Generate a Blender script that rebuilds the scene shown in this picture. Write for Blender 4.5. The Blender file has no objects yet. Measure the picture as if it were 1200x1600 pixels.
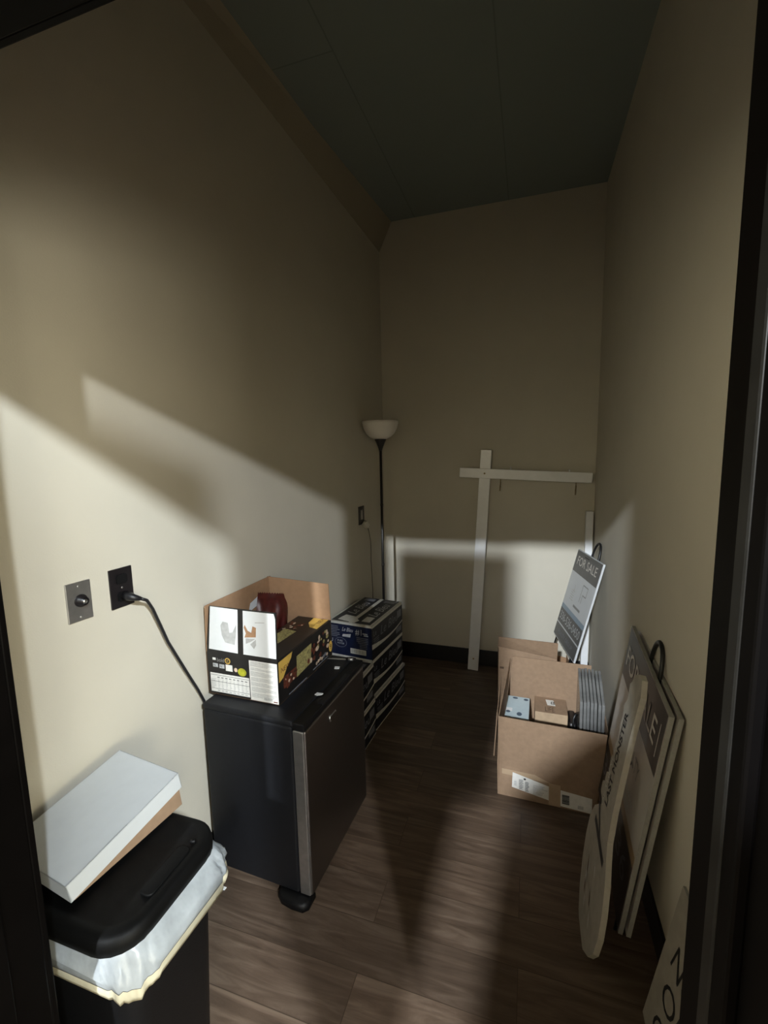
import bpy, bmesh, math, random
from mathutils import Vector, Matrix

random.seed(7)
scn = bpy.context.scene
col = scn.collection

# ------------------------------------------------------------------ camera
F_PX = 700.994
cam_d = bpy.data.cameras.new('camera')
cam_d.sensor_fit = 'HORIZONTAL'
cam_d.sensor_width = 36.0
cam_d.lens = 36.0 * F_PX / 1200.0
cam_d.clip_start = 0.02
cam = bpy.data.objects.new('camera', cam_d)
col.objects.link(cam)
yaw, pitch, roll = 0.3122679, -0.1301969, 0.0203942
Rm = Matrix.Rotation(yaw, 3, 'Z') @ Matrix.Rotation(pitch, 3, 'X') @ Matrix.Rotation(roll, 3, 'Y')
right, fwd, up = Rm @ Vector((1, 0, 0)), Rm @ Vector((0, 1, 0)), Rm @ Vector((0, 0, 1))
M3 = Matrix((right, up, -fwd)).transposed()
cam.matrix_world = Matrix.Translation((0, 0, 1.52)) @ M3.to_4x4()
scn.camera = cam

# ------------------------------------------------------------------ view, world, lights
scn.view_settings.view_transform = 'Standard'
scn.view_settings.look = 'None'
scn.view_settings.gamma = 1.0
scn.view_settings.exposure = 0.0
scn.view_settings.use_curve_mapping = False

world = bpy.data.worlds.new('world')
scn.world = world
world.use_nodes = True
world.node_tree.nodes['Background'].inputs[0].default_value = (1.0, 0.91, 0.64, 1)
world.node_tree.nodes['Background'].inputs[1].default_value = 5.2


def lamp(name, loc, power, radius, color):
    l = bpy.data.lights.new(name, 'POINT')
    l.energy = power
    l.shadow_soft_size = radius
    l.color = color
    o = bpy.data.objects.new(name, l)
    o.location = loc
    col.objects.link(o)
    return o


# the hall's ceiling lamps behind the photographer
lamp('hall_lamp_far_right', (2.31, -3.60, 3.38), 850, 0.08, (0.89, 0.95, 1.0))
lamp('hall_lamp_near_right', (2.30, -1.70, 3.36), 1120, 0.10, (0.84, 0.93, 1.0))
lamp('hall_lamp_far_left', (-0.45, -3.50, 3.43), 1950, 0.06, (0.87, 0.94, 1.0))
# a wide soft fill light added on the right of the hall
wl = bpy.data.lights.new('hall_fill_light', 'AREA')
wl.shape = 'RECTANGLE'
wl.size, wl.size_y = 1.8, 0.9
wl.energy = 90
wl.color = (1.0, 0.95, 0.76)
wo = bpy.data.objects.new('hall_fill_light', wl)
wo.location = (3.4, -2.3, 1.25)
wo.rotation_euler = (Vector((-0.77, 0.64, 0.05))).to_track_quat('-Z', 'Y').to_euler()
col.objects.link(wo)

# and a dimmer fill light added on its left
wl2 = bpy.data.lights.new('hall_fill_light_left', 'AREA')
wl2.shape = 'RECTANGLE'
wl2.size, wl2.size_y = 1.8, 0.9
wl2.energy = 8
wl2.color = (1.0, 0.90, 0.66)
wo2 = bpy.data.objects.new('hall_fill_light_left', wl2)
wo2.location = (-3.0, -2.6, 1.65)
wo2.rotation_euler = (Vector((0.70, 0.71, 0.02))).to_track_quat('-Z', 'Y').to_euler()
col.objects.link(wo2)

# ------------------------------------------------------------------ materials
MAT = {}


def principled(name, color, rough=0.6, metal=0.0, spec=0.5, noise=0.0, nscale=30.0, bump=0.0, bscale=80.0,
               alpha=1.0, trans=0.0, stretch=(1, 1, 1), coat=0.0):
    m = bpy.data.materials.new(name)
    m.use_nodes = True
    nt = m.node_tree
    b = nt.nodes['Principled BSDF']
    b.inputs['Base Color'].default_value = (*color, 1)
    b.inputs['Roughness'].default_value = rough
    b.inputs['Metallic'].default_value = metal
    b.inputs['Specular IOR Level'].default_value = spec
    b.inputs['Alpha'].default_value = alpha
    b.inputs['Transmission Weight'].default_value = trans
    b.inputs['Coat Weight'].default_value = coat
    tc = mp = None
    if noise or bump:
        tc = nt.nodes.new('ShaderNodeTexCoord')
        mp = nt.nodes.new('ShaderNodeMapping')
        mp.inputs['Scale'].default_value = stretch
        nt.links.new(tc.outputs['Object'], mp.inputs['Vector'])
    if noise:
        n = nt.nodes.new('ShaderNodeTexNoise')
        n.inputs['Scale'].default_value = nscale
        n.inputs['Detail'].default_value = 5
        nt.links.new(mp.outputs['Vector'], n.inputs['Vector'])
        r = nt.nodes.new('ShaderNodeValToRGB')
        r.color_ramp.elements[0].position = 0.3
        r.color_ramp.elements[1].position = 0.7
        lo = [max(0, c * (1 - noise)) for c in color]
        hi = [min(1, c * (1 + noise)) for c in color]
        r.color_ramp.elements[0].color = (*lo, 1)
        r.color_ramp.elements[1].color = (*hi, 1)
        nt.links.new(n.outputs['Fac'], r.inputs['Fac'])
        nt.links.new(r.outputs['Color'], b.inputs['Base Color'])
    if bump:
        n2 = nt.nodes.new('ShaderNodeTexNoise')
        n2.inputs['Scale'].default_value = bscale
        n2.inputs['Detail'].default_value = 3
        nt.links.new(mp.outputs['Vector'], n2.inputs['Vector'])
        bp = nt.nodes.new('ShaderNodeBump')
        bp.inputs['Strength'].default_value = bump
        bp.inputs['Distance'].default_value = 0.01
        nt.links.new(n2.outputs['Fac'], bp.inputs['Height'])
        nt.links.new(bp.outputs['Normal'], b.inputs['Normal'])
    MAT[name] = m
    return m


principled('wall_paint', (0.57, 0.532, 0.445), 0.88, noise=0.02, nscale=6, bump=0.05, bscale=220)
principled('soffit_shade', (0.36, 0.32, 0.24), 0.88, noise=0.02, nscale=6)  # darker than the walls: the strip's shade is put into its colour
principled('dark_trim', (0.0022, 0.0018, 0.0018), 0.5, noise=0.2, nscale=20, spec=0.07)
principled('jamb_highlight', (0.010, 0.0098, 0.0095), 0.42, spec=0.3, noise=0.35, nscale=25)
principled('dark_door', (0.012, 0.009, 0.008), 0.4, noise=0.2, nscale=20)
principled('vinyl_base', (0.008, 0.008, 0.009), 0.5, noise=0.2)
principled('hall_ceiling', (0.05, 0.045, 0.04), 0.9, noise=0.05)
principled('hall_paint', (0.35, 0.30, 0.23), 0.9, noise=0.03)
principled('black_plastic', (0.0045, 0.0045, 0.005), 0.5, spec=0.25, noise=0.15, bump=0.05, bscale=300)
principled('lid_plastic', (0.003, 0.003, 0.003), 0.55, spec=0.14, noise=0.2, bump=0.05, bscale=400)
principled('fridge_black', (0.008, 0.0085, 0.0105), 0.5, spec=0.3, noise=0.12, nscale=60, bump=0.06, bscale=500)
principled('stainless', (0.22, 0.20, 0.19), 0.36, metal=1.0, noise=0.06, nscale=50, stretch=(1, 1, 40))
principled('steel', (0.45, 0.44, 0.43), 0.38, metal=0.9, noise=0.1, nscale=40)
principled('bright_metal', (0.75, 0.75, 0.74), 0.3, metal=1.0, noise=0.05)
principled('bag_film', (0.42, 0.455, 0.48), 0.32, noise=0.22, nscale=14, bump=0.8, bscale=16, alpha=0.85)
principled('bag_hem', (0.66, 0.62, 0.46), 0.45, noise=0.08, nscale=25, bump=0.4, bscale=20)
principled('white_card', (0.58, 0.61, 0.63), 0.6, noise=0.02)
principled('kraft', (0.30, 0.20, 0.127), 0.8, noise=0.08, nscale=45, bump=0.05, bscale=200)
principled('kraft_inside', (0.36, 0.215, 0.12), 0.85, noise=0.07, nscale=45)
principled('kraft_light', (0.46, 0.33, 0.21), 0.8, noise=0.08, nscale=45)
principled('tape', (0.43, 0.31, 0.20), 0.3, noise=0.06, nscale=30)
principled('label_white', (0.78, 0.77, 0.73), 0.55, noise=0.06, nscale=60)
principled('ink', (0.02, 0.02, 0.02), 0.6, noise=0.1)
principled('ink_grey', (0.27, 0.27, 0.26), 0.6, noise=0.3, nscale=300)
principled('ink_brown', (0.10, 0.06, 0.035), 0.7, noise=0.2)
principled('ink_faint', (0.52, 0.52, 0.50), 0.6, noise=0.15, nscale=150)
principled('carton_black', (0.012, 0.011, 0.011), 0.4, noise=0.2)
principled('carton_brown', (0.030, 0.014, 0.010), 0.4, noise=0.4, nscale=40)
principled('carton_white', (0.80, 0.82, 0.83), 0.5, noise=0.02)
principled('torn_grey', (0.50, 0.50, 0.49), 0.8, noise=0.12, nscale=60)
principled('torn_kraft', (0.42, 0.24, 0.13), 0.85, noise=0.1, nscale=60)
principled('yellow', (0.72, 0.47, 0.10), 0.45, noise=0.06)
principled('lime', (0.42, 0.42, 0.03), 0.45, noise=0.3, nscale=60)
principled('granola', (0.34, 0.30, 0.12), 0.5, noise=0.5, nscale=130)
principled('chocolate', (0.13, 0.035, 0.02), 0.5, noise=0.5, nscale=90)
principled('nut', (0.62, 0.48, 0.36), 0.5, noise=0.25, nscale=90)
principled('red_foil', (0.065, 0.009, 0.008), 0.42, noise=0.4, nscale=40, bump=0.3, bscale=30)
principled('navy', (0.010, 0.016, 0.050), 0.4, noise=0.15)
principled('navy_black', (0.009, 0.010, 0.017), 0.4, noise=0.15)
principled('carton_edge', (0.62, 0.61, 0.56), 0.5, noise=0.08, nscale=60)
principled('print_white', (0.50, 0.51, 0.52), 0.5, noise=0.1, nscale=80)
principled('print_pale', (0.20, 0.21, 0.24), 0.5, noise=0.15, nscale=80)
principled('glass_white', (0.80, 0.76, 0.70), 0.3, noise=0.02)
principled('lamp_black', (0.010, 0.009, 0.009), 0.4, noise=0.1)
principled('white_paint', (0.84, 0.85, 0.86), 0.25, noise=0.03, nscale=20)
principled('brass', (0.40, 0.33, 0.20), 0.35, metal=0.9, noise=0.1)
principled('device_black', (0.010, 0.008, 0.009), 0.35, noise=0.1)
principled('ivory', (0.70, 0.66, 0.57), 0.45, noise=0.04)
principled('cord_black', (0.010, 0.010, 0.012), 0.45, noise=0.1)
principled('cord_brown', (0.10, 0.085, 0.06), 0.5, noise=0.1)
principled('sign_board', (0.48, 0.45, 0.415), 0.4, noise=0.02)
principled('sign_board_cool', (0.56, 0.58, 0.60), 0.35, noise=0.02)
principled('sign_dark', (0.045, 0.036, 0.033), 0.4, noise=0.1)
principled('sign_charcoal', (0.085, 0.085, 0.085), 0.4, noise=0.1)
principled('sign_tan', (0.30, 0.21, 0.12), 0.4, noise=0.05)
principled('sign_blue', (0.22, 0.29, 0.36), 0.4, noise=0.05)
principled('sign_edge', (0.34, 0.34, 0.31), 0.5, noise=0.08, nscale=90)
principled('sign_letter', (0.62, 0.59, 0.55), 0.4, noise=0.03)
principled('key_board', (0.37, 0.345, 0.295), 0.7, noise=0.10, nscale=35)
principled('key_edge', (0.50, 0.47, 0.40), 0.7, noise=0.06, nscale=60)
principled('wire_black', (0.008, 0.008, 0.008), 0.4, noise=0.1)
principled('old_sign', (0.34, 0.31, 0.26), 0.6, noise=0.08, nscale=30)
principled('pale_blue', (0.55, 0.66, 0.70), 0.5, noise=0.04)
principled('blue_oval', (0.08, 0.12, 0.17), 0.5, noise=0.1)
principled('clear_film', (0.24, 0.24, 0.235), 0.2, trans=0.25, noise=0.35, nscale=12, bump=0.15, bscale=20)
principled('paper', (0.85, 0.86, 0.86), 0.6, noise=0.02)


def floor_mat():
    m = bpy.data.materials.new('vinyl_plank')
    m.use_nodes = True
    nt = m.node_tree
    b = nt.nodes['Principled BSDF']
    tc = nt.nodes.new('ShaderNodeTexCoord')
    br = nt.nodes.new('ShaderNodeTexBrick')
    br.inputs['Scale'].default_value = 1.0
    br.inputs['Mortar Size'].default_value = 0.0012
    br.inputs['Brick Width'].default_value = 1.22
    br.inputs['Row Height'].default_value = 0.15
    br.offset = 0.37
    br.offset_frequency = 2
    br.inputs['Color1'].default_value = (0.0, 0.0, 0.0, 1)
    br.inputs['Color2'].default_value = (1, 1, 1, 1)
    br.inputs['Mortar'].default_value = (0.5, 0.5, 0.5, 1)
    nt.links.new(tc.outputs['Object'], br.inputs['Vector'])
    mp = nt.nodes.new('ShaderNodeMapping')
    mp.inputs['Scale'].default_value = (1.6, 16, 1)
    nt.links.new(tc.outputs['Object'], mp.inputs['Vector'])
    addv = nt.nodes.new('ShaderNodeVectorMath')
    addv.operation = 'ADD'
    nt.links.new(mp.outputs['Vector'], addv.inputs[0])
    sc = nt.nodes.new('ShaderNodeVectorMath')
    sc.operation = 'SCALE'
    sc.inputs['Scale'].default_value = 9.0
    nt.links.new(br.outputs['Color'], sc.inputs[0])
    nt.links.new(sc.outputs[0], addv.inputs[1])
    n = nt.nodes.new('ShaderNodeTexNoise')
    n.inputs['Scale'].default_value = 1.6
    n.inputs['Detail'].default_value = 8
    n.inputs['Roughness'].default_value = 0.62
    n.inputs['Distortion'].default_value = 1.2
    nt.links.new(addv.outputs[0], n.inputs['Vector'])
    r = nt.nodes.new('ShaderNodeValToRGB')
    e = r.color_ramp.elements
    e[0].position, e[0].color = 0.28, (0.062, 0.041, 0.028, 1)
    e[1].position, e[1].color = 0.72, (0.195, 0.142, 0.103, 1)
    k = e.new(0.5)
    k.color = (0.12, 0.082, 0.057, 1)
    nt.links.new(n.outputs['Fac'], r.inputs['Fac'])
    mx = nt.nodes.new('ShaderNodeMix')
    mx.data_type = 'RGBA'
    mx.blend_type = 'MULTIPLY'
    mx.inputs['Factor'].default_value = 1.0
    nt.links.new(r.outputs['Color'], mx.inputs['A'])
    r2 = nt.nodes.new('ShaderNodeValToRGB')
    r2.color_ramp.elements[0].color = (0.80, 0.80, 0.80, 1)
    r2.color_ramp.elements[1].color = (1.12, 1.10, 1.08, 1)
    nt.links.new(br.outputs['Color'], r2.inputs['Fac'])
    nt.links.new(r2.outputs['Color'], mx.inputs['B'])
    mx2 = nt.nodes.new('ShaderNodeMix')
    mx2.data_type = 'RGBA'
    mx2.inputs['B'].default_value = (0.06, 0.04, 0.027, 1)
    nt.links.new(br.outputs['Fac'], mx2.inputs['Factor'])
    nt.links.new(mx.outputs['Result'], mx2.inputs['A'])
    nt.links.new(mx2.outputs['Result'], b.inputs['Base Color'])
    b.inputs['Roughness'].default_value = 0.42
    bp = nt.nodes.new('ShaderNodeBump')
    bp.inputs['Strength'].default_value = 0.12
    bp.inputs['Distance'].default_value = 0.004
    nt.links.new(n.outputs['Fac'], bp.inputs['Height'])
    nt.links.new(bp.outputs['Normal'], b.inputs['Normal'])
    MAT['vinyl_plank'] = m


def ceiling_mat():
    m = bpy.data.materials.new('ceiling_board')
    m.use_nodes = True
    nt = m.node_tree
    b = nt.nodes['Principled BSDF']
    tc = nt.nodes.new('ShaderNodeTexCoord')
    mp = nt.nodes.new('ShaderNodeMapping')
    mp.inputs['Rotation'].default_value = (0, 0, math.pi / 2)
    mp.inputs['Location'].default_value = (0.3, 0.15, 0)
    nt.links.new(tc.outputs['Object'], mp.inputs['Vector'])
    br = nt.nodes.new('ShaderNodeTexBrick')
    br.inputs['Scale'].default_value = 1.0
    br.inputs['Mortar Size'].default_value = 0.003
    br.inputs['Brick Width'].default_value = 3.0
    br.inputs['Row Height'].default_value = 0.6
    br.inputs['Color1'].default_value = (0.23, 0.27, 0.25, 1)
    br.inputs['Color2'].default_value = (0.25, 0.285, 0.265, 1)
    br.inputs['Mortar'].default_value = (0.19, 0.215, 0.20, 1)
    nt.links.new(mp.outputs['Vector'], br.inputs['Vector'])
    nt.links.new(br.outputs['Color'], b.inputs['Base Color'])
    b.inputs['Roughness'].default_value = 0.9
    MAT['ceiling_board'] = m


floor_mat()
ceiling_mat()


# ------------------------------------------------------------------ mesh helpers
def V(*a):
    return Vector(a[0]) if len(a) == 1 else Vector(a)


_text_cache = {}


def text_mesh(s):
    if s not in _text_cache:
        c = bpy.data.curves.new('lettering', 'FONT')
        c.body = s
        c.size = 1.0
        c.resolution_u = 3
        o = bpy.data.objects.new('lettering', c)
        me = o.to_mesh()
        vs = [v.co.copy() for v in me.vertices]
        fs = [tuple(p.vertices) for p in me.polygons]
        o.to_mesh_clear()
        bpy.data.objects.remove(o)
        bpy.data.curves.remove(c)
        _text_cache[s] = (vs, fs)
    return _text_cache[s]


class MB:
    """collects shapes into one mesh"""

    def __init__(self, M=None):
        self.v, self.f, self.m, self.s, self.mats = [], [], [], [], []
        self.M = M

    def mi(self, mat):
        if mat not in self.mats:
            self.mats.append(mat)
        return self.mats.index(mat)

    def add(self, vs, fs, mat, smooth=False):
        o = len(self.v)
        self.v += [self.M @ Vector(v) if self.M else Vector(v) for v in vs]
        k = self.mi(mat)
        for f in fs:
            self.f.append(tuple(i + o for i in f))
            self.m.append(k)
            self.s.append(smooth)
        return self

    def quad(self, a, b, c, d, mat):
        return self.add([a, b, c, d], [(0, 1, 2, 3)], mat)

    def hexa(self, p, mat):
        """eight corners: bottom ring 0-3, top ring 4-7"""
        return self.add(p, [(3, 2, 1, 0), (4, 5, 6, 7), (0, 1, 5, 4), (1, 2, 6, 5), (2, 3, 7, 6), (3, 0, 4, 7)], mat)

    def box(self, lo, hi, mat):
        x0, y0, z0 = lo
        x1, y1, z1 = hi
        return self.hexa([(x0, y0, z0), (x1, y0, z0), (x1, y1, z0), (x0, y1, z0),
                          (x0, y0, z1), (x1, y0, z1), (x1, y1, z1), (x0, y1, z1)], mat)

    def slab(self, a, b, c, d, n, t, mat):
        """a quad a b c d thickened by t along n"""
        n = Vector(n).normalized() * t
        q = [Vector(x) for x in (a, b, c, d)]
        return self.hexa(q + [x + n for x in q], mat)

    def tube(self, pts, r, mat, seg=8, cap=True):
        pts = [Vector(p) for p in pts]
        rs = r if isinstance(r, (list, tuple)) else [r] * len(pts)
        vs, fs = [], []
        t0 = (pts[1] - pts[0]).normalized()
        a = t0.orthogonal().normalized()
        for i, p in enumerate(pts):
            t = (pts[min(i + 1, len(pts) - 1)] - pts[max(i - 1, 0)]).normalized()
            a = (a - t * a.dot(t)).normalized()
            b = t.cross(a)
            for k in range(seg):
                an = 2 * math.pi * k / seg
                vs.append(p + (a * math.cos(an) + b * math.sin(an)) * rs[i])
        for i in range(len(pts) - 1):
            for k in range(seg):
                k2 = (k + 1) % seg
                fs.append((i * seg + k, i * seg + k2, (i + 1) * seg + k2, (i + 1) * seg + k))
        if cap:
            fs.append(tuple(range(seg))[::-1])
            fs.append(tuple((len(pts) - 1) * seg + k for k in range(seg)))
        return self.add(vs, fs, mat, True)

    def lathe(self, prof, c, mat, seg=32):
        vs, fs = [], []
        for r, z in prof:
            for k in range(seg):
                an = 2 * math.pi * k / seg
                vs.append((c[0] + r * math.cos(an), c[1] + r * math.sin(an), c[2] + z))
        for i in range(len(prof) - 1):
            for k in range(seg):
                k2 = (k + 1) % seg
                fs.append((i * seg + k, i * seg + k2, (i + 1) * seg + k2, (i + 1) * seg + k))
        return self.add(vs, fs, mat, True)

    def rings(self, rings, mat, cap0=True, cap1=True, smooth=True):
        n = len(rings[0])
        vs = [p for r in rings for p in r]
        fs = []
        for i in range(len(rings) - 1):
            for k in range(n):
                k2 = (k + 1) % n
                fs.append((i * n + k, i * n + k2, (i + 1) * n + k2, (i + 1) * n + k))
        if cap0:
            fs.append(tuple(range(n))[::-1])
        if cap1:
            fs.append(tuple((len(rings) - 1) * n + k for k in range(n)))
        return self.add(vs, fs, mat, smooth)

    def prism(self, poly, o, u, v, n, t, mat, edge=None, back=True):
        """2D polygon on frame (o,u,v) thickened by t along -n"""
        o, u, v, n = Vector(o), Vector(u), Vector(v), Vector(n)
        fr = [o + u * x + v * y for x, y in poly]
        bk = [p - n * t for p in fr]
        k = len(poly)
        self.add(fr, [tuple(range(k))], mat)
        if back:
            self.add(bk, [tuple(range(k))[::-1]], mat)
        self.add(fr + bk, [(i, i + k, (i + 1) % k + k, (i + 1) % k) for i in range(k)], edge or mat)
        return self

    def patch(self, fr, x0, y0, x1, y1, mat, off=0.0005):
        """printed rectangle on face frame fr=(o,u,v,n)"""
        o, u, v, n = fr
        q = [o + u * x + v * y + n * off for x, y in ((x0, y0), (x1, y0), (x1, y1), (x0, y1))]
        return self.add(q, [(0, 1, 2, 3)], mat)

    def poly(self, fr, pts, mat, off=0.0005):
        o, u, v, n = fr
        return self.add([o + u * x + v * y + n * off for x, y in pts], [tuple(range(len(pts)))], mat)

    def oval(self, fr, cx, cy, rx, ry, mat, off=0.0006, seg=20):
        return self.poly(fr, [(cx + rx * math.cos(2 * math.pi * k / seg), cy + ry * math.sin(2 * math.pi * k / seg)) for k in range(seg)], mat, off)

    def text(self, s, fr, x, y, h, mat, off=0.0008, width=None, shear=0.0, center=False):
        o, u, v, n = fr
        vs, fs = text_mesh(s)
        if not vs:
            return self
        x0, x1 = min(p.x for p in vs), max(p.x for p in vs)
        y0, y1 = min(p.y for p in vs), max(p.y for p in vs)
        sy = h / (y1 - y0)
        sx = sy if width is None else width / (x1 - x0)
        dx = -(x1 - x0) * sx / 2 if center else 0
        return self.add([o + u * (x + dx + (p.x - x0) * sx + shear * (p.y - y0) * sy) + v * (y + (p.y - y0) * sy) + n * off for p in vs], fs, mat)

    def build(self, name, parent=None, bevel=0.0, seg=2, weld=False):
        me = bpy.data.meshes.new(name)
        me.from_pydata(self.v, [], self.f)
        for mn in self.mats:
            me.materials.append(MAT[mn])
        me.polygons.foreach_set('material_index', self.m)
        me.polygons.foreach_set('use_smooth', self.s)
        me.update()
        o = bpy.data.objects.new(name, me)
        col.objects.link(o)
        if parent is not None:
            o.parent = parent
            o.matrix_parent_inverse = Matrix.Identity(4)
            me.transform(Matrix.Translation(-parent_loc(parent)))
        if bevel:
            b = o.modifiers.new('bevel', 'BEVEL')
            b.width = bevel
            b.segments = seg
            b.limit_method = 'ANGLE'
            b.angle_limit = math.radians(40)
        return o


def parent_loc(o):
    loc = Vector((0, 0, 0))
    while o is not None:
        loc += o.location
        o = o.parent
    return loc


def tag(o, label, cat, group=None):
    o['label'] = label
    o['category'] = cat
    if group:
        o['group'] = group
    return o


def thing(name, loc, label, cat, group=None):
    o = bpy.data.objects.new(name, None)
    o.empty_display_size = 0.05
    o.location = loc
    col.objects.link(o)
    return tag(o, label, cat, group)


def struct(o):
    o['kind'] = 'structure'
    return o


def copy_tree(o, parent=None):
    c = o.copy()
    col.objects.link(c)
    c.parent = parent
    for ch in [x for x in scn.objects if x.parent == o]:
        copy_tree(ch, c)
    return c


def rrect(cx, cy, hx, hy, r, z, n=6):
    out = []
    for sx, sy, a0 in ((1, 1, 0), (-1, 1, 90), (-1, -1, 180), (1, -1, 270)):
        for k in range(n + 1):
            a = math.radians(a0 + 90 * k / n)
            out.append(Vector((cx + sx * (hx - r) + r * math.cos(a), cy + sy * (hy - r) + r * math.sin(a), z)))
    return out


def frame3(o, u, v):
    o, u, v = Vector(o), Vector(u).normalized(), Vector(v).normalized()
    return (o, u, v, u.cross(v).normalized())


# ------------------------------------------------------------------ the room shell
KW = 0.06


def wx(y):
    return -1.0 - KW * (3.11 - y)


YB, XR, ZC = 3.11, 0.405, 3.06
Y0 = 0.44

m = MB()
m.box((-4, -6, -0.1), (5, 3.4, 0.0), 'vinyl_plank')
struct(m.build('floor'))
m = MB()
m.box((-1.6, 0.30, ZC), (0.8, 3.4, ZC + 0.12), 'ceiling_board')
struct(m.build('ceiling'))
m = MB()
m.hexa([(wx(0.34) - .25, .34, 0), (wx(.34), .34, 0), (wx(YB + .1), YB + .1, 0), (wx(YB) - .35, YB + .1, 0),
        (wx(0.34) - .25, .34, ZC), (wx(.34), .34, ZC), (wx(YB + .1), YB + .1, ZC), (wx(YB) - .35, YB + .1, ZC)], 'wall_paint')
struct(m.build('wall_left'))
m = MB()
m.box((-1.5, YB, 0), (0.8, YB + .15, ZC), 'wall_paint')
struct(m.build('wall_back'))
m = MB()
m.box((XR, 0.36, 0), (XR + .2, YB + .05, ZC), 'wall_paint')
struct(m.build('wall_right'))
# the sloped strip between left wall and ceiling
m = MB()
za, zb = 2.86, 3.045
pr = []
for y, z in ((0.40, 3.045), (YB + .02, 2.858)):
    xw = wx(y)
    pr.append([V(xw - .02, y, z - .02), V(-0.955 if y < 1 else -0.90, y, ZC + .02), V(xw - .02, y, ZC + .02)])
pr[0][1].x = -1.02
m.rings([pr[0], pr[1]], 'soffit_shade', smooth=False)
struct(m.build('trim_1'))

# front wall with the doorway
m = MB()
xl, xr_, zt = -0.80, 0.185, 2.06
m.box((-3.6, .32, 0), (xl, Y0, 3.5), 'hall_paint')
m.box((xr_, .32, 0), (4.6, Y0, 3.5), 'hall_paint')
m.box((xl, .32, zt), (xr_, Y0, 3.5), 'hall_paint')
struct(m.build('wall_front'))

# dark painted frame of the doorway
m = MB()
m.box((-0.802, .28, 0), (-0.772, .45, 2.03), 'dark_trim')
m.box((-0.772, .345, 0), (-0.762, .395, 2.02), 'dark_trim')
m.box((0.156, .28, 0), (0.187, .45, 2.03), 'dark_trim')
m.box((-0.802, .28, 2.03), (0.187, .45, 2.062), 'dark_trim')
m.box((-0.772, .28, 1.975), (0.156, .36, 2.03), 'dark_trim')
m.box((-0.86, .45, 0), (-0.775, .462, 2.09), 'dark_trim')
m.box((0.159, .45, 0), (0.235, .462, 2.09), 'dark_trim')
m.box((-0.86, .45, 2.033), (0.235, .462, 2.10), 'dark_trim')
m.box((0.146, .345, 0), (0.157, .395, 2.02), 'dark_trim')
m.box((0.1445, .365, 0), (0.150, .385, 2.02), 'jamb_highlight')  # lighter glossy strip added as the highlight on the black jamb
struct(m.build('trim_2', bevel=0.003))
m = MB()
m.box((-4, -6, 3.58), (5, .32, 3.68), 'hall_ceiling')
struct(m.build('ceiling_hall'))
# unseen panels added behind the camera, shaped to cut the lamp light into shadows
m = MB()
m.box((-.63, -1.06, 1.85), (-.308, -1.0, 2.455), 'hall_paint')
m.box((-.63, -1.06, 0), (-.360, -1.0, 1.85), 'hall_paint')
m.box((-4.5, -1.06, 0), (-.63, -1.0, 1.5), 'hall_paint')
struct(m.build('light_blocker_left'))
m = MB()
m.hexa([(-.265, -1.06, 0), (-.11, -1.06, 0), (-.11, -1.0, 0), (-.265, -1.0, 0), (-.265, -1.06, 1.84), (-.11, -1.06, 2.02), (-.11, -1.0, 2.02), (-.265, -1.0, 1.84)], 'hall_paint')
m.box((-.11, -1.06, 0), (.20, -1.0, 2.02), 'hall_paint')
struct(m.build('light_blocker_middle'))
m = MB()
m.box((.20, -1.06, 0), (.526, -1.0, 2.375), 'hall_paint')
m.box((.98, -1.06, 0), (1.31, -1.0, 2.82), 'hall_paint')
struct(m.build('light_blocker_right'))

# black vinyl cove base
m = MB()
m.box((wx(YB) + .001, YB - .008, 0), (XR - .001, YB, .115), 'vinyl_base')
struct(m.build('baseboard_back', bevel=0.003))
m = MB()
m.slab((wx(.47), .47, 0), (wx(YB - .01), YB - .01, 0), (wx(YB - .01), YB - .01, .115), (wx(.47), .47, .115), (1, -KW, 0), .008, 'vinyl_base')
struct(m.build('baseboard_left', bevel=0.003))
m = MB()
m.box((XR - .008, .47, 0), (XR, YB - .01, .115), 'vinyl_base')
struct(m.build('baseboard_right', bevel=0.003))

# ------------------------------------------------------------------ wall plates on the left wall
wu = V(KW, 1, 0).normalized()
wn = V(1, -KW, 0).normalized()


def wall_pt(y, z, off=0.0):
    return V(wx(y), y, z) + wn * off


def wall_frame(y, z):
    return (wall_pt(y, z), wu, V(0, 0, 1), wn)


def wall_plate(mb, y, z, w, h, mat, t=.005):
    c = wall_pt(y, z)
    q = [c + wu * (sx * w / 2) + V(0, 0, sz * h / 2) for sx, sz in ((-1, -1), (1, -1), (1, 1), (-1, 1))]
    mb.slab(*q, wn, t, mat)


t = thing('cable_plate', wall_pt(.850, 1.145), 'grey metal wall plate with a round black cable socket, left of the black outlet', 'wall plate')
m = MB()
wall_plate(m, .850, 1.145, .067, .106, 'steel')
fr = wall_frame(.850, 1.145)
for dz in (.042, -.042):
    m.tube([wall_pt(.850, 1.145 + dz, .004), wall_pt(.850, 1.145 + dz, .007)], .0035, 'bright_metal', 10)
m.build('plate', t, bevel=.002)
m = MB()
m.tube([wall_pt(.852, 1.147, .004), wall_pt(.852, 1.147, .010), wall_pt(.852, 1.147, .011), wall_pt(.852, 1.147, .024)], [.017, .017, .012, .011], 'device_black', 18)
m.tube([wall_pt(.852, 1.147, .022), wall_pt(.852, 1.147, .0245)], .006, 'bright_metal', 12)
m.build('socket', t)

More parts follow.
